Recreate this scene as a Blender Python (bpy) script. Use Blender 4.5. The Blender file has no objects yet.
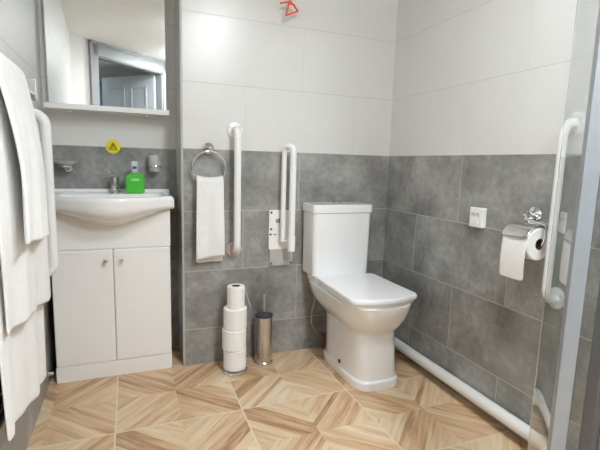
import bpy, bmesh, math, random
from mathutils import Vector, Matrix
PI = math.pi
S = bpy.context.scene
COL = S.collection
R = math.radians

# ------------------------------------------------------------------ node helpers
class NT:
    def __init__(self, name):
        self.m = bpy.data.materials.new(name); self.m.use_nodes = True
        self.t = self.m.node_tree; self.t.nodes.clear()
        self.out = self.t.nodes.new('ShaderNodeOutputMaterial')
        self.b = self.t.nodes.new('ShaderNodeBsdfPrincipled')
        self.t.links.new(self.b.outputs[0], self.out.inputs[0])
    def put(self, sock, v):
        if isinstance(v, bpy.types.NodeSocket): self.t.links.new(v, sock)
        elif v is not None: sock.default_value = v
    def math(self, op, a, b=None, c=None, clamp=False):
        n = self.t.nodes.new('ShaderNodeMath'); n.operation = op; n.use_clamp = clamp
        for i, v in enumerate((a, b, c)):
            if v is not None: self.put(n.inputs[i], v)
        return n.outputs[0]
    def noise(self, vec, scale, detail=3, rough=.5, dist=0):
        n = self.t.nodes.new('ShaderNodeTexNoise'); self.put(n.inputs['Vector'], vec)
        n.inputs['Scale'].default_value = scale; n.inputs['Detail'].default_value = detail
        n.inputs['Roughness'].default_value = rough; n.inputs['Distortion'].default_value = dist
        return n.outputs[0]
    def ramp(self, f, stops):
        n = self.t.nodes.new('ShaderNodeValToRGB'); self.put(n.inputs[0], f); e = n.color_ramp.elements
        while len(e) < len(stops): e.new(.5)
        for i, (p, c) in enumerate(stops): e[i].position = p; e[i].color = (*c, 1)
        return n.outputs[0]
    def mix(self, f, a, b):
        n = self.t.nodes.new('ShaderNodeMix'); n.data_type = 'RGBA'
        self.put(n.inputs[0], f)
        for i, v in ((6, a), (7, b)):
            self.put(n.inputs[i], (*v, 1) if isinstance(v, tuple) else v)
        return n.outputs[2]
    def mixf(self, f, a, b):
        n = self.t.nodes.new('ShaderNodeMix'); n.data_type = 'FLOAT'
        self.put(n.inputs[0], f); self.put(n.inputs[2], a); self.put(n.inputs[3], b)
        return n.outputs[0]
    def xyz(self, vec):
        n = self.t.nodes.new('ShaderNodeSeparateXYZ'); self.put(n.inputs[0], vec); return n.outputs
    def comb(self, x, y, z):
        n = self.t.nodes.new('ShaderNodeCombineXYZ')
        for i, v in enumerate((x, y, z)): self.put(n.inputs[i], v)
        return n.outputs[0]
    def pos(self): return self.t.nodes.new('ShaderNodeNewGeometry').outputs['Position']
    def objc(self): return self.t.nodes.new('ShaderNodeTexCoord').outputs['Object']
    def bump(self, h, strength, dist):
        n = self.t.nodes.new('ShaderNodeBump'); self.put(n.inputs['Height'], h)
        n.inputs['Strength'].default_value = strength; n.inputs['Distance'].default_value = dist
        self.put(self.b.inputs['Normal'], n.outputs[0])
    def set(self, **k):
        for a, v in k.items(): self.put(self.b.inputs[a.replace('_', ' ')], v)
    def col(self, v): self.put(self.b.inputs['Base Color'], (*v, 1) if isinstance(v, tuple) else v)

def plain(name, c, rough=.5, metal=0, var=.03, scale=30, bump=0, **kw):
    n = NT(name); v = n.noise(n.objc(), scale, 3)
    n.col(n.ramp(v, [(.3, tuple(max(0, q * (1 - var)) for q in c)), (.7, tuple(min(1, q * (1 + var)) for q in c))]))
    n.set(Roughness=rough, Metallic=metal, **kw)
    if bump: n.bump(v, bump, .002)
    return n.m

ZB = 1.0886       # height where the grey tiles end
def wall_tiles(name, axis, off_grey, off_white, gloss=.27):
    n = NT(name); P = n.pos(); x, y, z = n.xyz(P); u = (x, y)[axis]
    white = n.math('GREATER_THAN', z, ZB)
    h = n.mixf(white, n.math('SUBTRACT', ZB, z), n.math('SUBTRACT', z, ZB))
    rh = n.mixf(white, .3, .3085)
    q = n.math('DIVIDE', h, rh); row = n.math('FLOOR', q)
    off = n.mixf(white, off_grey, off_white)
    odd = n.math('MULTIPLY', n.math('MODULO', row, 2.0), .3)
    uu = n.math('SUBTRACT', n.math('SUBTRACT', u, off), odd)
    qu = n.math('ADD', n.math('DIVIDE', uu, .6), 20.0); colm = n.math('FLOOR', qu)
    fu = n.math('FRACT', qu); fv = n.math('FRACT', q)
    du = n.math('ADD', n.math('MULTIPLY', n.math('MINIMUM', fu, n.math('SUBTRACT', 1.0, fu)), .6), n.math('MULTIPLY', white, .0008))
    dv = n.math('MULTIPLY', n.math('MINIMUM', fv, n.math('SUBTRACT', 1.0, fv)), .3)
    isb = n.math('LESS_THAN', n.math('ABSOLUTE', n.math('SUBTRACT', z, ZB)), .004)   # no pale grout on the colour change
    dv2 = n.math('ADD', dv, n.math('MULTIPLY', isb, .01))
    d = n.math('MINIMUM', du, dv2)
    w = n.mixf(white, .0019, .0013)
    grout = n.math('LESS_THAN', d, w)
    rnd = n.t.nodes.new('ShaderNodeTexWhiteNoise'); n.put(rnd.inputs[0], n.comb(row, colm, white))
    sh = n.t.nodes.new('ShaderNodeVectorMath'); sh.operation = 'MULTIPLY_ADD'
    n.put(sh.inputs[0], rnd.outputs['Color']); sh.inputs[1].default_value = (7, 7, 7); n.put(sh.inputs[2], P)
    pv = sh.outputs[0]
    a = n.noise(pv, 4.5, 6, .62, .3); b = n.noise(pv, 38, 4, .6)
    m = n.math('ADD', n.math('MULTIPLY', a, .75), n.math('MULTIPLY', b, .25))
    grey = n.ramp(m, [(.33, (.165, .164, .156)), (.5, (.290, .289, .277)), (.67, (.455, .453, .436))])
    wht = n.ramp(m, [(.3, (.695, .693, .675)), (.7, (.730, .728, .712))])
    base = n.mix(white, grey, wht)
    gcol = n.mix(white, (.50, .50, .485), (.52, .51, .49))
    n.col(n.mix(grout, base, gcol))
    n.set(Roughness=n.mixf(grout, n.mixf(white, n.math('ADD', n.math('MULTIPLY', b, .2), .30), gloss), .85))
    n.bump(n.math('SUBTRACT', 1.0, grout), .35, .0012)
    return n.m

def floor_tiles():
    n = NT('parquet_look_tile'); P = n.pos(); x, y, z = n.xyz(P)
    T, fx, fy = .4916, -1.4547, -.4733
    qx = n.math('ADD', n.math('DIVIDE', n.math('SUBTRACT', x, fx), T), 20.0)
    qy = n.math('ADD', n.math('DIVIDE', n.math('SUBTRACT', y, fy), T), 20.0)
    ix, iy = n.math('FLOOR', qx), n.math('FLOOR', qy)
    a = n.math('SUBTRACT', n.math('FRACT', qx), .5); b = n.math('SUBTRACT', n.math('FRACT', qy), .5)
    aa, ab = n.math('ABSOLUTE', a), n.math('ABSOLUTE', b)
    dd = n.math('ABSOLUTE', n.math('SUBTRACT', aa, ab))             # 0 on the diagonals, .5 at mid-edge
    horiz = n.math('GREATER_THAN', aa, ab)
    band = n.math('ADD', n.math('GREATER_THAN', dd, n.mixf(horiz, .06, .15)), n.math('GREATER_THAN', dd, n.mixf(horiz, .125, .30)))
    notdiag = n.math('GREATER_THAN', band, .5)
    sx, sy = n.math('GREATER_THAN', a, 0.0), n.math('GREATER_THAN', b, 0.0)
    inner = n.math('GREATER_THAN', band, 1.5)
    # inside triangle is one piece: drop the mitre id there
    keep = n.math('SUBTRACT', 1.0, inner)
    s1 = n.mixf(n.math('MULTIPLY', inner, n.math('SUBTRACT', 1.0, horiz)), sx, 0.0)
    s2 = n.mixf(n.math('MULTIPLY', inner, horiz), sy, 0.0)
    idv = n.math('ADD', n.math('ADD', s1, n.math('MULTIPLY', s2, 2.0)), n.math('ADD', n.math('MULTIPLY', n.math('MULTIPLY', horiz, notdiag), 4.0), n.math('MULTIPLY', band, 8.0)))
    rnd = n.t.nodes.new('ShaderNodeTexWhiteNoise'); n.put(rnd.inputs[0], n.comb(ix, iy, idv))
    rv = rnd.outputs['Value']
    same = n.math('COMPARE', sx, sy, .1)
    sg = n.math('SUBTRACT', n.math('MULTIPLY', same, 2.0), 1.0)
    u = n.math('ADD', x, n.math('MULTIPLY', sg, y)); v = n.math('SUBTRACT', x, n.math('MULTIPLY', sg, y))
    o = n.math('MULTIPLY', rv, 13.0)
    g1 = n.noise(n.comb(n.math('MULTIPLY', u, 2.2), n.math('ADD', n.math('MULTIPLY', v, 22), o), o), 1.0, 4, .6, .6)
    g2 = n.noise(n.comb(n.math('MULTIPLY', u, 5.0), n.math('ADD', n.math('MULTIPLY', v, 95), o), o), 1.0, 3, .6, .3)
    tone = n.math('ADD', n.math('ADD', n.math('MULTIPLY', inner, .075), n.math('MULTIPLY', n.math('SUBTRACT', rv, .5), .22)), n.math('ADD', n.math('MULTIPLY', g1, .78), n.math('MULTIPLY', g2, .22)))
    wood = n.ramp(tone, [(.24, (.25, .14, .075)), (.37, (.47, .285, .155)), (.49, (.64, .425, .25)), (.62, (.72, .545, .36)), (.80, (.79, .665, .49))])
    gd = n.math('MULTIPLY', n.math('SUBTRACT', .5, n.math('MAXIMUM', aa, ab)), T)
    grout = n.math('LESS_THAN', gd, .0028)
    n.col(n.mix(grout, wood, (.77, .66, .50)))
    n.set(Roughness=n.mixf(grout, n.math('ADD', n.math('MULTIPLY', g2, .2), .30), .8))
    n.bump(n.math('SUBTRACT', n.math('MULTIPLY', g2, .15), grout), .3, .0012)
    return n.m

def glass_mat(name, c=(1, 1, 1), rough=0.0, ior=1.45, trans=1.0):
    n = NT(name); v = n.noise(n.objc(), 6, 2)
    n.col(n.mix(v, tuple(q * .97 for q in c), c)); n.set(Roughness=rough, IOR=ior)
    n.b.inputs['Transmission Weight'].default_value = trans
    return n.m

def terry(name, c):
    n = NT(name); o = n.objc(); v = n.noise(o, 420, 2, .7); w = n.noise(o, 40, 3)
    n.col(n.ramp(n.math('ADD', n.math('MULTIPLY', v, .6), n.math('MULTIPLY', w, .4)), [(.3, tuple(q * .9 for q in c)), (.65, c)]))
    n.set(Roughness=.95); n.b.inputs['Sheen Weight'].default_value = .25
    n.bump(v, .55, .003)
    return n.m

M = {}
M['back'] = wall_tiles('wall_tile_back', 0, -.547, -.84)
M['right'] = wall_tiles('wall_tile_right', 1, -.5850, -.585)
M['left'] = wall_tiles('wall_tile_left', 1, -.30, -.70, .42)
M['floor'] = floor_tiles()
M['ceil'] = plain('white_ceiling_paint', (.78, .775, .75), .8, var=.015, scale=8, bump=.1)
M['door_wall'] = plain('white_wall_paint', (.74, .735, .71), .7, var=.015, scale=8, bump=.1)
M['hall'] = plain('blue_grey_hall_paint', (.30, .40, .46), .8, var=.03, scale=5)
M['frame'] = plain('grey_gloss_frame', (.27, .285, .295), .5, var=.03)
M['door'] = plain('pale_grey_door_paint', (.50, .54, .57), .4, var=.03)
M['ceramic'] = plain('white_ceramic', (.89, .895, .895), .08, var=.01, scale=4)
M['ceramic'].node_tree.nodes['Principled BSDF'].inputs['Coat Weight'].default_value = .3
M['seat'] = plain('white_seat_plastic', (.89, .90, .91), .18, var=.01, scale=4)
M['white_gloss'] = plain('white_gloss_board', (.90, .90, .895), .22, var=.01, scale=6)
M['white_plastic'] = plain('white_coated_tube', (.89, .89, .885), .25, var=.01, scale=10)
M['pvc'] = plain('white_pvc', (.82, .82, .80), .3, var=.02, scale=10)
M['trim'] = plain('pale_grey_corner_trim', (.46, .46, .45), .4, var=.03)
M['chrome'] = plain('chrome', (.78, .78, .78), .08, 1, var=.03, scale=20)
M['steel'] = plain('brushed_steel', (.62, .60, .57), .22, 1, var=.06, scale=40)
M['satin'] = plain('satin_aluminium', (.60, .61, .61), .35, 1, var=.04, scale=60)
M['plate_grey'] = plain('grey_metal_plate', (.50, .50, .49), .5, .1, var=.04, scale=50)
M['alu'] = plain('pale_aluminium_profile', (.40, .435, .475), .4, .3, var=.03, scale=30)
M['dark_alu'] = plain('dark_profile', (.17, .17, .18), .4, .3, var=.05, scale=30)
M['black'] = plain('black_radiator_enamel', (.012, .012, .013), .3, var=.1, scale=30)
M['black_rubber'] = plain('dark_rim', (.035, .038, .05), .3, var=.1)
M['dark'] = plain('dark_screw', (.06, .055, .05), .4, .4, var=.1)
M['paper'] = plain('tissue_paper', (.90, .90, .89), .95, var=.03, scale=90, bump=.4)
M['core'] = plain('cardboard_core', (.20, .115, .06), .9, var=.12, scale=60)
M['towel'] = terry('white_terry', (.91, .91, .905))
M['rust'] = plain('stained_flange', (.62, .53, .46), .5, var=.35, scale=90)
M['grey_mark'] = plain('grey_print', (.30, .30, .30), .6)
M['yellow'] = plain('yellow_vinyl', (.80, .66, .015), .45, var=.05)
M['olive'] = plain('dark_olive_print', (.20, .16, .01), .5)
M['red'] = plain('red_orange_plastic', (.85, .10, .035), .4, var=.06)
M['cord'] = plain('orange_cord', (.80, .25, .14), .7)
M['blue'] = plain('blue_print', (.05, .07, .30), .5)
M['green'] = glass_mat('green_soap', (.16, .86, .12), .06, 1.33, .45)
M['green_label'] = plain('pale_green_label', (.30, .72, .25), .4, var=.3, scale=60)
M['clear'] = glass_mat('clear_plastic', (.90, .93, .97), .2, 1.4, .35)
M['glass'] = glass_mat('shower_glass', (.90, .95, .945), 0.0, 1.45)
M['dish_glass'] = glass_mat('clear_glass', (.95, .97, .97), .35, 1.4, .35)
M['frosted'] = glass_mat('frosted_glass', (.95, .96, .96), .45, 1.3, .7)
M['hose'] = plain('braided_hose', (.42, .36, .28), .4, .6, var=.3, scale=200)
M['copper'] = plain('copper_pipe', (.55, .22, .12), .3, .9, var=.1)
n = NT('mirror_silver'); v = n.noise(n.objc(), 3, 1); n.col(n.ramp(v, [(.3, (.90, .91, .90)), (.7, (.92, .93, .92))])); n.set(Metallic=1.0, Roughness=.01); M['mirror'] = n.m
def emit(name, c, s):
    n = NT(name); v = n.noise(n.objc(), 5, 1); n.col((.9, .9, .9))
    n.put(n.b.inputs['Emission Color'], n.ramp(v, [(.3, c), (.7, c)])); n.b.inputs['Emission Strength'].default_value = s
    return n.m
M['lamp'] = emit('lamp_diffuser', (.915, .962, 1), 29)
M['fill_lamp'] = emit('fill_lamp_diffuser', (.915, .962, 1), 54)
M['hall_fill'] = emit('hall_fill_diffuser', (.78, .92, 1), 34)

# ------------------------------------------------------------------ mesh helpers
class MB:
    def __init__(self): self.bm = bmesh.new()
    def box(self, x0, x1, y0, y1, z0, z1, bev=0, seg=2, mat=None):
        b = bmesh.new(); bmesh.ops.create_cube(b, size=1)
        for v in b.verts:
            v.co = Vector(((x0 + x1) / 2 + v.co.x * (x1 - x0), (y0 + y1) / 2 + v.co.y * (y1 - y0), (z0 + z1) / 2 + v.co.z * (z1 - z0)))
        if bev: bmesh.ops.bevel(b, geom=b.edges[:], offset=bev, segments=seg, profile=.5, affect='EDGES')
        return self.join(b, mat)
    def join(self, b, mat=None):
        if mat is not None: bmesh.ops.transform(b, matrix=mat, verts=b.verts[:])
        me = bpy.data.meshes.new('tmp'); b.to_mesh(me); b.free(); self.bm.from_mesh(me); bpy.data.meshes.remove(me)
        return self
    def loft(self, rings, closed=True, cap=True):
        vs = [[self.bm.verts.new(p) for p in r] for r in rings]
        k = len(rings[0])
        for i in range(len(vs) - 1):
            for j in range(k if closed else k - 1):
                self.bm.faces.new((vs[i][j], vs[i][(j + 1) % k], vs[i + 1][(j + 1) % k], vs[i + 1][j]))
        if cap and closed:
            self.bm.faces.new(vs[0][::-1]); self.bm.faces.new(vs[-1])
        return self
    def tube(self, pts, r, seg=14, cap=True):
        pts = [Vector(p) for p in pts]; rs = r if isinstance(r, (list, tuple)) else [r] * len(pts)
        rings = []; up = None
        for i, p in enumerate(pts):
            t = (pts[min(i + 1, len(pts) - 1)] - pts[max(i - 1, 0)]).normalized()
            if up is None:
                up = Vector((0, 0, 1)) if abs(t.z) < .9 else Vector((1, 0, 0))
            a = t.cross(up).normalized(); up = a.cross(t).normalized()
            rings.append([p + rs[i] * (math.cos(q) * a + math.sin(q) * up) for q in [2 * PI * k / seg for k in range(seg)]])
        return self.loft(rings, True, cap)
    def lathe(self, prof, c, seg=32, axis='z'):
        c = Vector(c); rings = []
        for r, h in prof:
            r = max(r, 1e-4); ring = []
            for k in range(seg):
                q = 2 * PI * k / seg; a, b = r * math.cos(q), r * math.sin(q)
                ring.append(c + (Vector((a, b, h)) if axis == 'z' else Vector((h, a, b)) if axis == 'x' else Vector((b, h, a))))
            rings.append(ring)
        return self.loft(rings, True, True)
    def ringlathe(self, prof, c, seg=32, axis='z'):
        """closed profile (a ring with a hole)"""
        c = Vector(c); rings = []
        for k in range(seg):
            q = 2 * PI * k / seg; ring = []
            for r, h in prof:
                a, b = r * math.cos(q), r * math.sin(q)
                ring.append(c + (Vector((a, b, h)) if axis == 'z' else Vector((h, a, b)) if axis == 'x' else Vector((b, h, a))))
            rings.append(ring)
        vs = [[self.bm.verts.new(p) for p in r] for r in rings]; k = len(prof)
        for i in range(seg):
            for j in range(k):
                self.bm.faces.new((vs[i][j], vs[(i + 1) % seg][j], vs[(i + 1) % seg][(j + 1) % k], vs[i][(j + 1) % k]))
        return self
    def torus(self, c, R_, r, normal='y', seg=40, s2=10):
        return self.ringlathe([(R_ + r * math.cos(2 * PI * k / s2), r * math.sin(2 * PI * k / s2)) for k in range(s2)], c, seg, normal)
    def build(self, name, mat, parent=None, angle=35, mods=()):
        bmesh.ops.recalc_face_normals(self.bm, faces=self.bm.faces[:])
        me = bpy.data.meshes.new(name)
        if parent is not None:
            off = Vector(parent['_o']) if '_o' in parent else Vector((0, 0, 0))
            bmesh.ops.translate(self.bm, vec=-off, verts=self.bm.verts[:])
        self.bm.to_mesh(me); self.bm.free()
        me.polygons.foreach_set('use_smooth', [True] * len(me.polygons))
        me.set_sharp_from_angle(angle=R(angle))
        me.materials.append(mat)
        o = bpy.data.objects.new(name, me); COL.objects.link(o)
        if parent is not None: o.parent = parent; o['_o'] = list(off)
        if not mods:
            wn = o.modifiers.new('weighted_normal', 'WEIGHTED_NORMAL'); wn.keep_sharp = True; wn.weight = 80
        for kind, kw in mods:
            md = o.modifiers.new(kind.lower(), kind)
            for a, v in kw.items(): setattr(md, a, v)
        return o

def thing(name, loc, label, cat, group=None):
    o = bpy.data.objects.new(name, None); COL.objects.link(o); o.location = loc; o['_o'] = list(loc)
    o.empty_display_size = .05
    return tag(o, label, cat, group)
def tag(o, label, cat, group=None):
    o['label'] = label; o['category'] = cat
    if group: o['group'] = group
    return o
def struct(name, mb, mat, parent=None):
    o = mb.build(name, mat, parent)
    if parent is None: o['kind'] = 'structure'
    return o
def relabel(o, label): o['label'] = label; return o
def arc(c, r, a0, a1, n, u, v):
    c, u, v = Vector(c), Vector(u), Vector(v)
    return [c + r * (math.cos(R(a0 + (a1 - a0) * i / n)) * u + math.sin(R(a0 + (a1 - a0) * i / n)) * v) for i in range(n + 1)]

# ------------------------------------------------------------------ room shell
H = 2.2; XL = -1.745; YS = .25; XB = -1.148
struct('floor', MB().box(-3.0, .12, -5.0, .40, -.1, 0), M['floor'])
struct('ceiling', MB().box(-3.0, .12, -5.0, .40, H, H + .1), M['ceil'])
struct('wall_right', MB().box(0, .12, -5.0, 0, 0, H), M['right'])
struct('wall_back', MB().box(XB, .12, 0, .40, 0, H), M['back'])             # boxed-out wall behind the toilet
struct('wall_alcove', MB().box(XL, XB, YS, .40, 0, H), M['back'])
struct('wall_left', MB().box(XL - .1, XL, -2.273, .40, 0, H), M['left'])
struct('trim_1', MB().box(XB - .002, XB + .008, -.002, .008, 0.0, H, .001), M['trim'])

# doorway wall behind the camera, set across the corner
A = Vector((XL, -2.273, 0)); D = Vector((.8, -.6, 0)); NRM = Vector((-.6, -.8, 0))   # NRM points out to the hall
DW = Matrix(((D.x, NRM.x, 0, A.x), (D.y, NRM.y, 0, A.y), (0, 0, 1, 0), (0, 0, 0, 1)))
s0, s1, sE, ZH = .28, 1.18, 2.18, 2.075
w = MB(); w.box(-.1, s0, 0, .1, 0, H, mat=DW); w.box(s1, sE + .1, 0, .1, 0, H, mat=DW); w.box(s0, s1, 0, .1, ZH, H, mat=DW)
struct('wall_doorway', w, M['door_wall'])
f = MB()
for a, b in ((s0 - .085, s0 + .012), (s1 - .012, s1 + .085)):
    f.box(a, b, -.018, .0, 0, H, .004, mat=DW)
f.box(s0 - .085, s1 + .085, -.018, .0, ZH - .012, H, .004, mat=DW)
for a, b in ((s0, s0 + .022), (s1 - .022, s1)):
    f.box(a, b, 0, .1, 0, ZH, .002, mat=DW)
f.box(s0, s1, 0, .1, ZH - .022, ZH, .002, mat=DW)
for a, b in ((s0 - .085, s0 - .06), (s1 + .06, s1 + .085)): f.box(a, b, -.03, -.016, 0, H, .004, mat=DW)
f.box(s0 - .085, s1 + .085, -.03, -.016, H - .03, H, .004, mat=DW)
fr = struct('trim_2', f, M['frame'])
# door leaf swung open into the hall
hinge = A + D * (s1 - .024) + NRM * .1
ang = math.atan2(-.715, -.68)
LM = Matrix.Translation((hinge.x, hinge.y, 0)) @ Matrix.Rotation(ang, 4, 'Z')
d = MB(); W = .84
d.box(.01, W, -.018, .018, .008, 2.05, .003, mat=LM)
for px0, px1 in ((.12, .38), (.47, .73)):
    for z0, z1 in ((1.45, 1.93), (.95, 1.35), (.2, .82)):
        for sy in (-1, 1):
            y0, y1 = (.0165, .024) if sy > 0 else (-.024, -.0165)
            for q in ((px0, px0 + .03, z0, z1), (px1 - .03, px1, z0, z1), (px0, px1, z0, z0 + .03), (px0, px1, z1 - .03, z1)):
                d.box(q[0], q[1], y0, y1, q[2], q[3], .003, mat=LM)
door = d.build('door_1', M['door']); door['kind'] = 'structure'
for z in (.25, 1.05, 1.82):
    MB().tube([LM @ Vector((0, .016, z - .05)), LM @ Vector((0, .016, z + .05))], .009).build('hinge', M['satin'], door)
hd = MB()
for sy in (-1, 1):
    hd.lathe([(.025, 0), (.025, .008 * sy)], (0, 0, 0), 20, 'y')
    hd.tube([(0, 0, 0), (0, .045 * sy, 0), (-.11, .05 * sy, 0)], .009)
bmesh.ops.transform(hd.bm, matrix=LM @ Matrix.Translation((W - .06, 0, 1.0)), verts=hd.bm.verts[:])
hd.build('door_handle', M['satin'], door)
# hall beyond
struct('wall_hall_left', MB().box(-3.0, -2.9, -5.0, -1.9, 0, H), M['hall'])
struct('wall_hall_far', MB().box(-3.0, .12, -5.0, -4.9, 0, H), M['hall'])
struct('wall_hall_near', MB().box(-3.0, XL - .1, -2.0, -1.9, 0, H), M['hall'])
t = thing('ceiling_light', (-2.1, -3.9, H), 'unseen fill lamp added on the hall ceiling beyond the doorway', 'light')  # unseen source added to give the mirrored hall its bluish light
MB().lathe([(.12, 0), (.12, -.03), (.11, -.035)], (-2.1, -3.9, H), 32).build('base', M['pvc'], t)
MB().lathe([(.10, -.034), (.10, -.045), (.08, -.05), (0, -.052)], (-2.1, -3.9, H), 32).build('diffuser', M['hall_fill'], t)

# the room's lamp
LX, LY = -.72, -1.55
t = thing('ceiling_light', (LX, LY, H), 'round flush lamp on the bathroom ceiling', 'light')
MB().lathe([(.175, 0), (.175, -.03), (.165, -.038)], (LX, LY, H), 40).build('base', M['pvc'], t)
MB().lathe([(.155, -.037), (.155, -.05), (.13, -.056), (0, -.058)], (LX, LY, H), 40).build('diffuser', M['lamp'], t)
t = thing('ceiling_light', (-.62, -2.55, H), 'unseen fill lamp added on the ceiling near the doorway end of the bathroom', 'light')  # added fill lamp, out of view, evens the light on front-facing surfaces
MB().lathe([(.175, 0), (.175, -.03), (.165, -.038)], (-.62, -2.55, H), 40).build('base', M['pvc'], t)
MB().lathe([(.155, -.037), (.155, -.05), (.13, -.056), (0, -.058)], (-.62, -2.55, H), 40).build('diffuser', M['fill_lamp'], t)

# ------------------------------------------------------------------ vanity unit
def zb(x):      # lower line of the basin's belly along x
    u = (x + 1.462) / .283
    return .803 - .066 * max(0, math.cos(min(1, abs(u)) * PI / 2)) ** 1.9
cx0, cx1 = -1.714, -1.204; yf = .0
v = thing('vanity_unit', (-1.459, .125, 0), 'white two door vanity unit under the wash basin', 'cabinet')
c = MB()
c.box(cx0, cx0 + .016, yf + .016, .247, .0, .80, .002); c.box(cx1 - .016, cx1, yf + .016, .247, 0, .80, .002)
c.box(cx0 + .016, cx1 - .016, yf + .02, .247, .075, .091); c.box(cx0 + .016, cx1 - .016, .235, .247, .091, .70)
c.build('carcass', M['white_gloss'], v)
def curved_panel(x0, x1, z0):
    mb = MB(); N = 32; prof = [(0, .016), (.0, .003), (.003, .0)]
    rings = []
    for i in range(N + 1):
        x = x0 + (x1 - x0) * i / N; zt = zb(x) - .003
        rings.append([Vector((x, yf + .016, z0)), Vector((x, yf + .004, z0)), Vector((x, yf, z0 + .005)), Vector((x, yf, zt)), Vector((x, yf + .016, zt))])
    return mb.loft(rings)
curved_panel(cx0, cx1, .6195).build('front_panel', M['white_gloss'], v)
MB().box(cx0, cx1, yf + .0, yf + .016, 0, .0765, .003).build('plinth', M['white_gloss'], v)
for k, (a, b) in enumerate(((cx0 + .002, -1.4598), (-1.4582, cx1 - .002))):
    mb = MB(); mb.box(a, b, yf - .003, yf + .015, .078, .618, .007, 4)
    dr = mb.build('door', M['white_gloss'], v)
    kx = -1.491 if k == 0 else -1.424
    MB().lathe([(.004, 0), (.004, -.012), (.0085, -.016), (.0095, -.022), (.006, -.026), (0, -.027)], (kx, yf - .003, .566), 20, 'y').build('knob', M['chrome'], dr)

# basin
bx0, bx1 = -1.742, -1.187
def basin():
    mb = MB(); N = 48; rings = []; bc = (bx0 + bx1) / 2; hw = (bx1 - bx0) / 2
    for i in range(N + 1):
        x = bx0 + (bx1 - bx0) * i / N
        u = (x - bc) / hw
        e = 1 - max(0, (abs(u) - .965) / .035) ** 2 * .4        # round off the ends a touch
        bul = max(0, math.cos(u * PI / 2)) ** 1.1
        y_f = -.035 - .115 * bul
        top = .865 - (1 - e) * .02
        p = []
        p.append((YS - .002, .812)); p.append((YS - .002, .880)); p.append((YS - .03, .882)); p.append((YS - .04, .868))
        yb, yi = YS - .14, y_f + .028
        p.append((yb, top))
        K = 9
        for k in range(1, K):
            y = yb + (yi - yb) * k / K; s = math.sin(PI * k / K) ** .7
            ue = max(0, 1 - (u / .86) ** 2) ** .6
            p.append((y, top - .135 * s * ue))
        p.append((yi, top)); p.append((y_f + .008, top)); p.append((y_f + .001, top - .006)); p.append((y_f, top - .018)); p.append((y_f + .002, .822))
        z1 = zb(x); dz = .822 - z1; ye = -.003
        for k in range(1, 7):
            q = k / 6 * PI / 2
            p.append((y_f + .002 + (ye - y_f - .002) * (1 - math.cos(q)), .822 - dz * math.sin(q)))
        # inside the unit: follow the bowl from below
        ue = max(0, 1 - (u / .86) ** 2) ** .6
        p.append((.03, min(z1, top - .15 * ue) if ue > 0 else z1)); p.append((.10, min(.81, top - .15 * ue))); p.append((.17, min(.81, top - .10 * ue)))
        rings.append([Vector((x, a, b)) for a, b in p])
    return mb.loft(rings)
b = thing('wash_basin', (-1.465, .1, .81), 'white ceramic wash basin with rounded bowl front on the vanity unit', 'basin')
bo = basin().build('bowl', M['ceramic'], b, 50)
MB().lathe([(.0, 0), (.021, 0), (.021, .003), (.012, .005), (0, .004)], (-1.45, .04, .7305), 24).build('drain', M['chrome'], b)
MB().lathe([(.011, 0), (.011, -.003), (.005, -.003)], (-1.45, .146, .83), 20, 'y').build('overflow', M['chrome'], b)
t = thing('mixer_tap', (-1.446, .185, .866), 'chrome single lever mixer tap at the back of the wash basin', 'tap')
MB().lathe([(.025, 0), (.025, .006), (.0215, .010), (.0205, .055), (.022, .060), (.022, .075), (.012, .080), (0, .081)], (-1.446, .187, .867), 28).build('body', M['chrome'], t)
MB().tube([(-1.446, .18, .892), (-1.446, .14, .905), (-1.446, .105, .905), (-1.446, .085, .898), (-1.446, .080, .888)], [.0135, .0125, .0115, .0115, .0105]).build('spout', M['chrome'], t)
lv = MB(); lv.tube([(-1.446, .185, .945), (-1.449, .183, .957), (-1.456, .17, .967), (-1.468, .14, .975), (-1.474, .118, .974), (-1.466, .114, .969), (-1.452, .14, .966), (-1.446, .175, .956)], .004, 10)
lv.build('lever', M['chrome'], t)

# soap bottle
t = thing('soap_bottle', (-1.355, .15, .866), 'green liquid soap bottle with clear cap beside the tap', 'bottle')
def rrect(cx, cy, hx, hy, r, z, n=5):
    out = []
    for (sx, sy, a0) in ((1, 1, 0), (-1, 1, 90), (-1, -1, 180), (1, -1, 270)):
        for k in range(n + 1):
            q = R(a0 + 90 * k / n)
            out.append(Vector((cx + sx * (hx - r) + r * math.cos(q), cy + sy * (hy - r) + r * math.sin(q), z)))
    return out
zz = [(0, .041, .019), (.004, .0445, .0225), (.05, .0445, .0225), (.078, .044, .022), (.088, .040, .019), (.096, .022, .015), (.099, .013, .0125)]
MB().loft([rrect(-1.355, .150, a, c_, min(a, c_) * .6, .867 + z) for z, a, c_ in zz]).build('bottle_body', M['green'], t)
MB().box(-1.374, -1.336, .1258, .1273, .926, .938, .0004).build('front_label', M['green_label'], t)
MB().box(-1.365, -1.345, .1318, .1335, .985, .997, .0003).build('cap_label', M['blue'], t)
MB().lathe([(.0135, .0985), (.0145, .102), (.0145, .112), (.012, .114)], (-1.355, .150, .867), 24).build('collar', M['clear'], t)
MB().lathe([(.0155, .1125), (.0165, .118), (.0165, .148), (.015, .154), (0, .156)], (-1.355, .150, .867), 24).build('cap', M['clear'], t)

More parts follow.
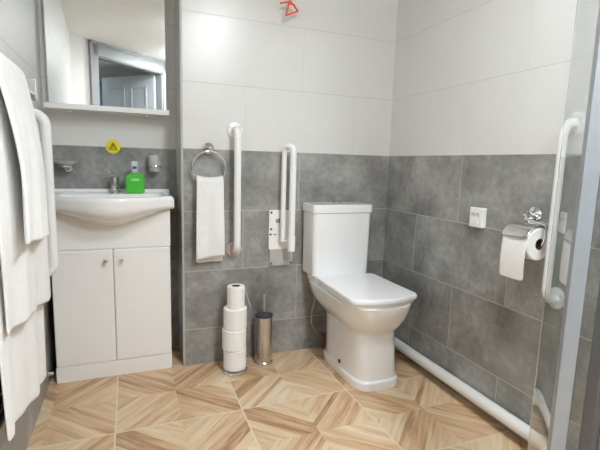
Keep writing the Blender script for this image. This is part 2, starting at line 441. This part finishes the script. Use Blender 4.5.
# soap dish & tumbler on the alcove wall
t = thing('soap_dish', (-1.655, YS, 1.0), 'clear glass soap dish on a chrome wall bracket left of the tap', 'soap dish')
MB().ringlathe([(.0, .0), (.030, .002), (.050, .013), (.053, .013), (.032, -.003), (0.0, -.004)], (-1.655, .185, 1.002), 36).build('dish', M['dish_glass'], t)
k = MB(); k.lathe([(.022, 0), (.022, -.008), (.012, -.012)], (-1.655, YS - .001, .985), 24, 'y'); k.tube([(-1.655, .245, .985), (-1.655, .215, .986)], .007)
k.torus((-1.655, .185, .990), .031, .004, 'z'); k.build('bracket', M['chrome'], t)
t = thing('glass_tumbler', (-1.258, .195, .97), 'frosted glass tumbler in the chrome wall ring above the soap bottle', 'tumbler')
MB().ringlathe([(.026, 0), (.031, .082), (.0285, .082), (.024, .004), (.0001, .004), (.0001, 0)], (-1.258, .195, .972), 32).build('tumbler_body', M['frosted'], t)
t = thing('tumbler_holder', (-1.258, YS, .99), 'chrome ring bracket on the wall holding the frosted tumbler', 'bracket')
k = MB(); k.torus((-1.258, .195, .998), .0325, .0035, 'z'); k.build('ring', M['chrome'], t)
k = MB(); k.lathe([(.02, 0), (.02, -.008), (.010, -.012)], (-1.258, YS - .001, .998), 24, 'y'); k.tube([(-1.258, .245, .998), (-1.258, .226, .998)], .006); k.build('mount', M['chrome'], t)

# yellow round sticker
s = tag(MB().lathe([(.0335, 0), (.0335, -.0012)], (-1.451, YS - .0002, 1.0905), 40, 'y').build('warning_sticker', M['yellow']), 'round yellow warning sticker on the wall above the tap', 'sticker')
k = MB(); ys = YS - .0020
tri = [Vector((-1.451 + .023 * math.cos(R(a)), ys, 1.087 + .023 * math.sin(R(a)))) for a in (90, 210, 330)]
for i in range(3): k.tube([tri[i], tri[(i + 1) % 3]], .0018, 6)
k.tube([(-1.451, ys, 1.102), (-1.451, ys, 1.088)], .0028, 6); k.tube([(-1.457, ys, 1.090), (-1.459, ys, 1.080)], .0018, 6); k.tube([(-1.445, ys, 1.090), (-1.443, ys, 1.080)], .0018, 6)
s['_o'] = [0, 0, 0]
k.build('warning_print', M['olive'], s)

# ------------------------------------------------------------------ mirror and shelf
t = thing('wall_mirror', (-1.46, YS, 1.27), 'frameless wall mirror standing above a white shelf over the basin', 'mirror')
th = R(1.5); MM = Matrix.Translation((-1.45, YS - .0165, 0)) @ Matrix.Rotation(th, 4, 'Z')
MB().box(-.268, .255, -.001, .004, 1.276, 1.98, .0006, mat=MM).build('mirror_glass', M['mirror'], t)
MB().box(-.273, .259, .004, .0085, 1.274, 1.985, .001, mat=MM).build('backing_board', M['satin'], t)
t = thing('wall_shelf', (-1.46, YS, 1.248), 'narrow white shelf below the mirror above the basin', 'shelf')
MB().box(-1.7255, -1.188, .125, YS - .001, 1.248, 1.2725, .004, 3).build('shelf_board', M['white_gloss'], t)
for x in (-1.63, -1.29):
    k = MB(); k.box(x - .008, x + .008, .20, YS - .001, 1.240, 1.248, .002); k.build('bracket', M['white_plastic'], t)

# ------------------------------------------------------------------ grab rails
def grab_rail(base, out, side, label, z0=.592, z1=1.185, r=.0175, so=.07, stained=False, name='grab_rail'):
    """base: wall point x,y ; out: unit vector off the wall"""
    bx, by = base; o = Vector((out[0], out[1], 0)); B = Vector((bx, by, 0)); rb = .045
    t = thing(name, (bx, by, z0), label, 'grab rail')
    U = Vector((0, 0, 1)); pts = [B + o * .006 + U * z1]
    pts += arc(B + o * (so - rb) + U * (z1 - rb), rb, 90, 0, 10, o, U)
    pts += arc(B + o * (so - rb) + U * (z0 + rb), rb, 0, -90, 10, o, U)
    pts.append(B + o * .006 + U * z0)
    MB().tube(pts, r, 18).build('tube', M['white_plastic'], t)
    ax = 'x' if abs(out[0]) > .5 else 'y'; sg = out[0] if ax == 'x' else out[1]
    for z in (z0, z1):
        fl = MB().lathe([(.039, .0005 * sg), (.039, .006 * sg), (.034, .010 * sg), (.019, .011 * sg)], (bx, by, z), 30, ax)
        fo = fl.build('flange', M['rust'] if (stained and z == z0) else M['white_plastic'], t)
        if stained and z == z0: relabel(fo, 'stained brownish flange')
        for q in (30, 150, 270):
            sc = MB()
            a, b_ = .029 * math.cos(R(q)), .029 * math.sin(R(q))
            c = (bx, by + a, z + b_) if ax == 'x' else (bx + a, by, z + b_)
            sc.lathe([(.0045, .009 * sg), (.0045, .0115 * sg), (.002, .0125 * sg)], c, 10, ax)
            sc.build('screw', M['satin'], fo)
    return t
grab_rail((-.894, 0), (0, -1), 1, 'white vertical grab rail on the back wall beside the ring towel', stained=True)
grab_rail((0, -1.116), (-1, 0), 1, 'white vertical grab rail on the side wall by the paper holder, half behind shower glass')
grab_rail((XL, -.30), (1, 0), 1, 'white vertical grab rail between the hanging towels and the mirror', r=.0185, so=.088)

# ------------------------------------------------------------------ ring + towel
def copy_mesh_towel(): pass
t = thing('towel_ring', (-1.022, 0, 1.09), 'chrome towel ring on the grey back wall near its outer corner', 'towel ring')
MB().lathe([(.026, 0), (.026, -.007), (.017, -.013), (.013, -.03), (.015, -.046), (.008, -.052), (0, -.053)], (-1.022, -.0005, 1.093), 28, 'y').build('mount', M['chrome'], t)
MB().torus((-1.024, -.040, .999), .079, .0048, 'y', 56, 12).build('ring', M['chrome'], t)

def cloth(name, rows, mat, thick=.006, sub=1, parent=None):
    """rows: list of rows of points"""
    mb = MB(); vs = [[mb.bm.verts.new(p) for p in r] for r in rows]
    for i in range(len(vs) - 1):
        for j in range(len(vs[0]) - 1):
            mb.bm.faces.new((vs[i][j], vs[i][j + 1], vs[i + 1][j + 1], vs[i + 1][j]))
    return mb.build(name, mat, parent, 180, (('SOLIDIFY', dict(thickness=thick, offset=0)), ('SUBSURF', dict(levels=sub, render_levels=sub))))

def ring_towel():
    rows = []; N = 16; x0, x1 = -1.087, -.960
    prof = []                                  # (dy from ring centre, z, width factor)
    for k in range(15): prof.append((-.022, .532 + (.905 - .532) * k / 14))
    for q in range(1, 8): prof.append((-.022 + .022 * (1 - math.cos(PI * q / 8)), .905 + .020 * math.sin(PI * q / 8)))
    for k in range(15): prof.append((.016, .905 - (.905 - .508) * k / 14))
    for i, (dy, z) in enumerate(prof):
        row = []; back = i > 21
        for j in range(N + 1):
            u = j / N; x = x0 + (x1 - x0) * u
            lift = ((2 * u - 1) ** 2) * .010                     # cloth rides up the ring's curve at the sides
            hang = max(0, min(1, (.935 - z) / .30))
            xx = x + (u - .5) * (.010 * hang) + (.005 if back else 0) - (.006 * u if back else 0)
            yy = -.040 + dy + .0035 * math.sin(u * 9 + z * 6) * hang - (.006 * hang if not back else 0)
            zz_ = z + lift * (1 - hang) + (.004 * math.sin(u * 3) + .018 * u if z < .55 else 0) * (1 if not back else .2)
            row.append(Vector((xx, yy, zz_ + .027)))
        rows.append(row)
    return cloth('hand_towel', rows, M['towel'], .009)
tag(ring_towel(), 'folded white hand towel hanging from the chrome towel ring', 'towel')

# ------------------------------------------------------------------ fold-up rail
t = thing('folding_support_rail', (-.643, 0, .64), 'white folding support rail swung up against the back wall beside the toilet', 'support rail')
MB().box(-.712, -.574, -.010, -.0005, .582, .79, .003).build('wall_plate', M['white_plastic'], t)
lp = MB().box(-.706, -.578, -.014, -.0005, .495, .583, .003).build('lower_plate', M['plate_grey'], t); relabel(lp, 'grey metal lower plate')
for x, z, y in ((-.700, .777, -.010), (-.588, .777, -.010), (-.700, .690, -.010), (-.588, .690, -.010), (-.697, .508, -.014), (-.588, .508, -.014), (-.703, .662, -.010)):
    MB().lathe([(.0055, 0), (.0055, -.002), (.003, -.003)], (x, y, z), 12, 'y').build('screw', M['dark'], t)
for q in ((-.676, -.652, .722, .744), (-.690, -.668, .659, .664)):
    MB().box(q[0], q[1], -.0112, -.0095, q[2], q[3], 0).build('printed_mark', M['grey_mark'], t)
Fp, Bp = Vector((-.619, -.098, 0)), Vector((-.649, -.046, 0)); mid = (Fp + Bp) / 2; uu = (Fp - Bp).normalized(); rr = (Fp - Bp).length / 2
U = Vector((0, 0, 1)); zt = 1.085
pts = [Fp + U * .60] + arc(mid + U * zt, rr, 0, 180, 14, uu, U) + [Bp + U * .63]
MB().tube(pts, [.0165] * 9 + [.0155, .0145] + [.0130] * 6, 16).build('arm', M['white_plastic'], t)
MB().lathe([(.018, 0), (.0195, .004), (.0195, .075), (.017, .08)], Fp + U * .588, 24).build('collar', M['white_plastic'], t)
k = MB(); k.box(-.662, -.640, -.040, -.010, .628, .652, .005); k.tube([(-.649, -.046, .632), (-.619, -.098, .632)], .007); k.build('hinge_block', M['white_plastic'], t)
MB().tube([(-.652, -.024, .735), (-.640, -.030, .66), (-.628, -.05, .63)], .004, 8).build('locking_lever', M['plate_grey'], t)

# ------------------------------------------------------------------ paper rolls on their stand, toilet brush
px_, py_ = -.916, -.128
t = thing('paper_roll_stand', (px_, py_, 0), 'chrome spare paper stand on the floor against the back wall', 'roll stand')
MB().lathe([(.060, 0), (.062, .004), (.062, .010), (.056, .015), (.012, .016), (0, .016)], (px_, py_, .0005), 40).build('base', M['chrome'], t)
MB().tube([(px_, py_, .012), (px_, py_, .40)], .007, 14).build('pole', M['chrome'], t)
def roll(name, c, r, hgt, label, axis='z', rc=.021):
    g = 'spare paper rolls on the stand' if axis == 'z' else None
    t = thing(name, c, label, 'paper roll', g); e = .004
    MB().ringlathe([(rc, 0), (r - e, 0), (r, e), (r, hgt - e), (r - e, hgt), (rc, hgt)], c, 40, axis).build('tissue', M['paper'], t)
    MB().ringlathe([(rc - .0015, .001), (rc, .001), (rc, hgt - .001), (rc - .0015, hgt - .001)], c, 28, axis).build('cardboard_core', M['core'], t)
    return t
z = .0175
for dx, r, hh, lb in ((.001, .056, .103, 'white paper roll at the foot of the stack, resting on the chrome base'), (-.003, .0585, .103, 'second white paper roll up from the chrome base of the stack'), (.001, .0565, .106, 'white paper roll directly under the small half-used top roll'), (.004, .0425, .106, 'small half-used paper roll on top of the stack with a loose end')):
    rt = roll('paper_roll', (px_ + dx, py_ + .001, z), r, hh, lb); z += hh + .0005
    last = rt
tail = []
for i in range(9):
    q = i / 8; a = R(-20) ; zc = z - .004 - q * .112
    x = px_ + .0475 + q * .030
    tail.append([Vector((x - .002, py_ - .012 + .05 * s_ - q * .02, zc + .006 * s_)) for s_ in (0, .33, .66, 1)])
cloth('loose_end', tail, M['paper'], .0012, 1, last)

t = thing('toilet_brush', (-.752, -.077, 0), 'steel toilet brush holder standing on the floor by the back wall', 'toilet brush')
MB().lathe([(.046, 0), (.048, .003), (.048, .008), (.0445, .012), (.0445, .248), (.043, .252)], (-.752, -.077, .0005), 40).build('holder', M['steel'], t)
r_ = MB().lathe([(.046, .249), (.046, .256), (.043, .258), (.012, .259), (0, .259)], (-.752, -.077, .0005), 40).build('lid', M['black_rubber'], t); relabel(r_, 'dark blue-black lid')
MB().lathe([(.0065, .257), (.0065, .338), (.009, .345), (.0095, .359), (.006, .365), (0, .366)], (-.752, -.077, .0005), 20).build('handle', M['steel'], t)

# ------------------------------------------------------------------ toilet
t = thing('toilet', (-.33, -.05, 0), 'white close coupled toilet with a squared seat in the room corner', 'toilet')
def plan(cx, hx, yf_, yb_, z, nf=3.2, bulge=.0, n=48, nb=7):
    """rounded-rectangle outline with a softer front (at -y) than back"""
    cy = (yf_ + yb_) / 2; hy = (yb_ - yf_) / 2; out = []
    for k in range(n):
        q = 2 * PI * k / n; c_, s_ = math.cos(q), math.sin(q); e = nb if s_ > 0 else nf
        rad = (abs(c_) ** e + abs(s_) ** e) ** (-1 / e)
        out.append(Vector((cx + hx * rad * c_, cy + hy * rad * s_, z)))
    return out
P_ = [  # z, centre x, half width, front, back, front exponent
    (0.000, -0.3150, 0.1240, -.528, -.105, 4.2), (0.003, -0.3150, 0.1260, -.530, -.104, 4.2), (0.034, -0.3150, 0.1260, -.530, -.104, 4.2), (0.040, -0.3150, 0.1230, -.526, -.108, 4.2),
    (0.043, -0.3150, 0.1150, -.517, -.115, 4.2), (0.100, -0.3170, 0.1135, -.516, -.118, 4.2), (0.200, -0.3230, 0.1115, -.514, -.120, 4.2), (0.262, -0.3260, 0.1115, -.514, -.118, 4.0),
    (0.274, -0.3270, 0.1145, -.520, -.112, 3.8), (0.292, -0.3290, 0.1290, -.540, -.090, 3.5), (0.318, -0.3320, 0.1450, -.562, -.060, 3.4), (0.350, -0.3360, 0.1590, -.582, -.040, 3.4), (0.385, -0.3400, 0.1675, -.597, -.030, 3.5), (0.410, -0.3440, 0.1700, -.603, -.025, 3.8), (0.420, -0.3450, 0.1705, -.604, -.025, 4.0), (0.426, -0.3450, 0.1680, -.600, -.027, 4.0)]
MB().loft([plan(c_, hx, a, b_, z_, e) for z_, c_, hx, a, b_, e in P_]).build('pan', M['ceramic'], t, 40)
# cistern shelf on the pan
MB().loft([plan(-.352, .15, -.205, -.020, .42, 5), plan(-.356, .152, -.20, -.018, .456, 5), plan(-.356, .150, -.198, -.018, .46, 5)]).build('cistern_shelf', M['ceramic'], t, 40)
C_ = [(.460, .156, -.168), (.464, .160, -.172), (.60, .162, -.173), (.786, .164, -.174)]
cs = MB().loft([rrect(-.364, (yf_ + -.012) / 2, hx, (-.012 - yf_) / 2, .022, z_) for z_, hx, yf_ in C_]).build('cistern', M['ceramic'], t, 40)
L_ = [(.787, .166, -.176, .022), (.790, .170, -.181, .024), (.822, .171, -.182, .024), (.829, .168, -.179, .022), (.831, .161, -.172, .018)]
ld = MB().loft([rrect(-.364, (yf_ + -.008) / 2, hx, (-.008 - yf_) / 2, r_, z_) for z_, hx, yf_, r_ in L_]).build('cistern_lid', M['ceramic'], t, 40)
MB().lathe([(.026, 0), (.026, .003), (.022, .006), (.021, .0045), (0, .0045)], (-.364, -.092, .831), 32).build('flush_button', M['chrome'], t)
# seat ring + lid
def seat_plan(cx, hx, yf_, yb_, z, inset=0):
    out = []; r = .035
    pts = []
    hx -= inset; yf_ += inset; yb_ -= inset
    # back edge right to left (straight, small radius), then front with a bulged edge and tighter corners
    n = 8
    for k in range(n + 1): q = R(0 + 90 * k / n); pts.append((hx * .97 - .02 + .02 * math.cos(q), yb_ - .02 + .02 * math.sin(q)))
    for k in range(n + 1): q = R(90 + 90 * k / n); pts.append((-hx * .97 + .02 + .02 * math.cos(q), yb_ - .02 + .02 * math.sin(q)))
    ycor = yf_ + .030
    for k in range(n + 1): q = R(180 + 72 * k / n); pts.append((-hx + r + r * math.cos(q), ycor + r + r * math.sin(q) - .003))
    for k in range(1, 14):
        u = -1 + 2 * k / 14; pts.append((u * (hx - r), yf_ + .028 * abs(u) ** 2.2))
    for k in range(n + 1): q = R(288 + 72 * k / n); pts.append((hx - r + r * math.cos(q), ycor + r + r * math.sin(q) - .003))
    return [Vector((cx + a, b_, z)) for a, b_ in pts]
MB().loft([seat_plan(-.350, .165, -.612, -.200, z_, i) for z_, i in ((.427, .008), (.429, .005), (.440, .005), (.4415, .008))]).build('seat', M['seat'], t, 40)
MB().loft([seat_plan(-.350, .168, -.618, -.188, z_, i) for z_, i in ((.4425, .006), (.4445, .002), (.450, 0), (.460, 0), (.4655, .003), (.468, .009))]).build('seat_lid', M['seat'], t, 40)
for x in (-.42, -.245): MB().box(x - .018, x + .018, -.200, -.172, .426, .447, .006).build('seat_hinge', M['seat'], t)
MB().lathe([(.010, .004), (.010, -.003), (.005, -.005)], (-.432, -.32, .066), 16, 'x').build('fixing_cap', M['dark'], t)
# water supply
t = thing('supply_hose', (-.455, -.02, .3), 'thin braided water hose looping behind the left of the toilet pan', 'hose')
MB().tube([(-.44, -.075, .47), (-.445, -.07, .40), (-.462, -.06, .30), (-.472, -.05, .23), (-.470, -.045, .17), (-.445, -.045, .12), (-.41, -.04, .095)], .0055, 10).build('hose_line', M['hose'], t)
MB().tube([(-.41, -.04, .095), (-.385, -.035, .085), (-.385, -.02, .06), (-.385, -.02, .0)], .0075, 10).build('copper_tail', M['copper'], t)

# ------------------------------------------------------------------ pipe along the right wall
tag(MB().tube([(-.034, -.004, .066), (-.034, -1.45, .070)], .0255, 22).build('waste_pipe', M['pvc']), 'white plastic waste pipe running along the foot of the side wall', 'pipe')

# ------------------------------------------------------------------ switch and paper holder
t = thing('wall_switch', (0, -.711, .826), 'small white switch box on the grey side wall beside the paper holder', 'switch')
MB().box(-.026, -.0005, -.756, -.682, .785, .869, .005, 3).build('switch_box', M['white_plastic'], t)
for y in (-.728, -.703):
    k = MB()
    for q in ((y - .008, y + .008, .842, .845), (y - .008, y - .005, .83, .842), (y + .004, y + .007, .833, .845)): k.box(-.0268, -.0255, *q)
    k.build('printed_mark', M['grey_mark'], t)
MB().box(-.0285, -.0258, -.733, -.689, .797, .822, .001).build('rocker', M['white_plastic'], t)

t = thing('paper_holder', (0, -.985, .87), 'chrome paper roll holder with a hood on the side wall', 'paper holder')
k = MB(); k.lathe([(.029, -.0005), (.029, -.007), (.022, -.012), (.012, -.016), (.012, -.032), (.016, -.038), (.014, -.046), (0, -.048)], (0, -.984, .870), 30, 'x'); k.build('mount', M['chrome'], t)
rows = []
for i in range(12):
    a = R(35 + 128 * i / 11); rows.append([Vector((-.076 + .0655 * math.cos(a), y, .779 + .0655 * math.sin(a))) for y in (-.961, -.993, -1.028, -1.075)])
rows.insert(0, [Vector((-.014, y, .852)) for y in (-.961, -.993, -1.028, -1.075)])
cloth('hood', rows, M['chrome'], .0015, 1, t)
MB().tube([(-.030, -.984, .868), (-.052, -.984, .856), (-.060, -1.078, .845), (-.074, -1.089, .80), (-.076, -1.083, .779), (-.076, -.963, .779)], .005, 10).build('arm', M['chrome'], t)
rt = roll('paper_roll', (-.076, -1.073, .779), .0575, .108, 'white paper roll hanging under the chrome hood with its end pulled down', 'y', .020)
rows = []
for i in range(8):
    a = R(100 + 80 * i / 7); rows.append([Vector((-.076 + .0588 * math.cos(a), y, .779 + .0588 * math.sin(a))) for y in (-.966, -1.003, -1.038, -1.072)])
for i in range(1, 8):
    rows.append([Vector((-.1348 - .003 * math.sin(i * .5), y, .779 - i * .0185 + (.012 * (1 - (y + 1.03) / .107) * 0))) for y in (-.966, -1.003, -1.038, -1.072)])
cloth('loose_end', rows, M['paper'], .0012, 1, rt)

# ------------------------------------------------------------------ emergency pull cord
t = thing('pull_cord', (-.64, -.05, H), 'red triangular pull handle on a cord high on the back wall', 'pull cord')
MB().lathe([(.035, 0), (.035, -.022), (.012, -.03), (0, -.03)], (-.64, -.05, H), 28).build('ceiling_rose', M['pvc'], t)
MB().tube([(-.64, -.05, H - .028), (-.640, -.05, 1.797)], .0022, 8).build('cord', M['cord'], t)
tri = [Vector((-.640, -.05, 1.808)), Vector((-.660, -.058, 1.734)), Vector((-.592, -.040, 1.768))]
k = MB()
for i in range(3): k.tube([tri[i], tri[(i + 1) % 3]], .0042, 10)
k.build('triangle_handle', M['red'], t)
k = MB(); k.tube([(-.688, -.055, 1.786), (-.655, -.05, 1.797), (-.612, -.048, 1.789)], .0045, 10); k.build('cross_bar', M['red'], t)

# ------------------------------------------------------------------ towel rail, radiator and towels at the left
t = thing('towel_rail', (XL, -.8, 1.245), 'chrome towel rail on the side wall carrying the white towels', 'towel rail')
xr = -1.672
MB().tube([(xr, -.395, 1.235), (xr, -1.25, 1.235)], .009, 16).build('rail', M['chrome'], t)
for y in (-.41, -1.235):
    k = MB(); k.box(XL + .001, xr + .012, y - .009, y + .009, 1.216, 1.284, .003); k.build('bracket', M['satin'], t)
t = thing('radiator', (XL, -.68, 0), 'black ladder radiator on the side wall behind the hanging towels', 'radiator')
xp = -1.700
for y, r_ in ((-.66, .017), (-1.20, .017)):
    MB().tube([(xp, y, .36), (xp, y, 1.13)], r_, 20).build('post', M['black'], t)
    for z_ in (.44, 1.06):
        MB().tube([(XL + .001, y, z_), (xp, y, z_)], .012, 14).build('wall_bracket', M['black'], t)
for i in range(19):
    z_ = .40 + i * .038
    pts = [(xp + .002 + .012 * math.sin(PI * q / 8), -.66 - .54 * q / 8, z_) for q in range(9)]
    MB().tube(pts, .0125, 10).build('bar', M['black'], t)
k = MB(); k.tube([(xp, -1.20, .362), (xp, -1.20, .335)], .012, 14); k.tube([(XL + .001, -1.20, .345), (xp + .02, -1.20, .345)], .012, 14); k.build('valve', M['chrome'], t)
t = thing('pipe_stub', (XL, -.02, .06), 'short chrome pipe stub low in the gap between side wall and vanity unit', 'pipe')
MB().tube([(XL + .001, -.012, .062), (-1.722, -.012, .062)], .009, 16).build('pipe_end', M['chrome'], t)
MB().lathe([(.016, 0), (.016, .004), (.010, .006)], (XL + .0005, -.012, .062), 20, 'x').build('wall_rose', M['chrome'], t)

def rail_towel(name, label, yA, yB, xo, zfA, zfB, zback, bulge, thick, seed, yshift=(0, 0)):
    """hung over the rail; front from rail down to z (yA..yB edges), back behind"""
    rnd = random.Random(seed); ph = [rnd.uniform(0, 6) for _ in range(4)]
    N = 30; K = 30; rows = []
    rr = .013 + xo
    for i in range(K + 1):                       # front, bottom to top
        q = i / K; row = []
        for j in range(N + 1):
            u = j / N; y = yA + (yB - yA) * u; zf = zfA + (zfB - zfA) * u
            z_ = zf + (1.235 - zf) * q; dn = 1 - q
            x = xr + rr + bulge * math.sin(min(1, dn * 1.4) * PI / 2) + .006 * dn * math.sin(u * 11 + ph[0]) + .004 * dn * math.sin(u * 23 + ph[1] + dn * 3)
            yy = y + yshift[0] * dn * (1 - u) + yshift[1] * dn * u + .006 * dn * math.sin(dn * 4 + ph[2])
            row.append(Vector((x, yy, z_)))
        rows.append(row)
    for i in range(1, 8):
        a = PI * i / 8
        rows.append([Vector((xr + rr * math.cos(a), yA + (yB - yA) * j / N, 1.235 + rr * math.sin(a))) for j in range(N + 1)])
    for i in range(5):
        q = i / 4
        rows.append([Vector((xr - min(rr, .030) - .002, yA + (yB - yA) * j / N, 1.235 - q * (1.235 - zback))) for j in range(N + 1)])
    return tag(cloth(name, rows, M['towel'], thick), label, 'towel', 'white towels on the rail')
rail_towel('bath_towel', 'longest white bath towel reaching nearly to the floor, under the other two', -1.10, -.60, .003, .415, .325, 1.15, .012, .006, 3)
rail_towel('bath_towel', 'white bath towel hanging below the short hand towel, its slanted hem at mid height', -1.10, -.63, .011, .655, .585, 1.15, .022, .007, 5, (0, .03))
rail_towel('hand_towel', 'short white hand towel lying over the bath towels at the left', -1.02, -.715, .023, .835, .805, 1.15, .036, .009, 8)

# ------------------------------------------------------------------ shower enclosure
t = thing('shower_screen', (-.48, -1.48, 0), 'clear glass shower screen in pale metal profiles beside the side wall', 'shower screen')
def glass_panel(pts, z0, z1, th_):
    mb = MB(); rings = []
    for z_ in (z0, z1):
        L = []; Rr = []
        for i, p in enumerate(pts):
            a = Vector(pts[min(i + 1, len(pts) - 1)]) - Vector(pts[max(i - 1, 0)]); nn = Vector((-a.y, a.x, 0)).normalized()
            L.append(Vector((p[0], p[1], z_)) + nn * th_ / 2); Rr.append(Vector((p[0], p[1], z_)) - nn * th_ / 2)
        rings.append(L + Rr[::-1])
    return mb.loft(rings)
E_, Q_ = Vector((-.29, -1.281)), Vector((-.480, -1.487)); ch = (Q_ - E_); nb_ = Vector((ch.y, -ch.x)).normalized()
pa = [tuple(E_ + ch * (i / 14) + nb_ * (-.007) * math.sin(PI * i / 14)) for i in range(15)]
MB_ = glass_panel(pa, .03, 2.0, .006); MB_.build('fixed_glass', M['glass'], t, 30)
PM = Matrix.Translation((-.487, -1.497, 0)) @ Matrix.Rotation(math.atan2(ch.y, ch.x), 4, 'Z')
MB().box(-.012, .022, -.014, .016, 0, 2.02, .003, mat=PM).build('upright_profile', M['alu'], t)
pb = [(-.478, -1.515), (-.445, -1.58), (-.42, -1.66), (-.41, -1.76), (-.41, -1.9)]
glass_panel(pb, .03, 2.0, .006).build('door_glass', M['glass'], t, 30)
MB().box(-.474, -.446, -1.566, -1.538, 0, 2.02, .004).build('door_seal', M['dark_alu'], t)
MB().box(-.425, -.395, -1.93, -1.90, 0, 2.02, .003).build('door_profile', M['alu'], t)

# ------------------------------------------------------------------ camera, world, view
cam = bpy.data.cameras.new('camera'); co = bpy.data.objects.new('camera', cam); COL.objects.link(co)
cx, cy, cz, yaw, pit, rol, fpx = -1.3795, -2.1164, 1.0298, .3796, .1410, .0275, 429.066
fw = Vector((math.sin(yaw) * math.cos(pit), math.cos(yaw) * math.cos(pit), -math.sin(pit)))
rt_ = Vector((math.cos(yaw), -math.sin(yaw), 0)); up_ = rt_.cross(fw)
r2 = rt_ * math.cos(rol) + up_ * math.sin(rol); u2 = -rt_ * math.sin(rol) + up_ * math.cos(rol)
mw = Matrix((r2, u2, -fw)).transposed().to_4x4(); mw.translation = (cx, cy, cz); co.matrix_world = mw
cam.sensor_width = 36; cam.sensor_fit = 'HORIZONTAL'; cam.lens = fpx / 600 * 36; cam.clip_start = .02
S.camera = co
wd = bpy.data.worlds.new('world'); wd.use_nodes = True; S.world = wd
wd.node_tree.nodes['Background'].inputs[0].default_value = (.02, .02, .02, 1)
for o in bpy.data.objects:
    if '_o' in o: del o['_o']
S.cycles.max_bounces = 14; S.cycles.diffuse_bounces = 8; S.cycles.glossy_bounces = 6; S.cycles.transmission_bounces = 10
S.cycles.caustics_reflective = False
vs_ = S.view_settings; S.display_settings.display_device = 'sRGB'
vs_.view_transform = 'Standard'; vs_.look = 'None'; vs_.gamma = 1; vs_.use_curve_mapping = False; vs_.exposure = 1.42
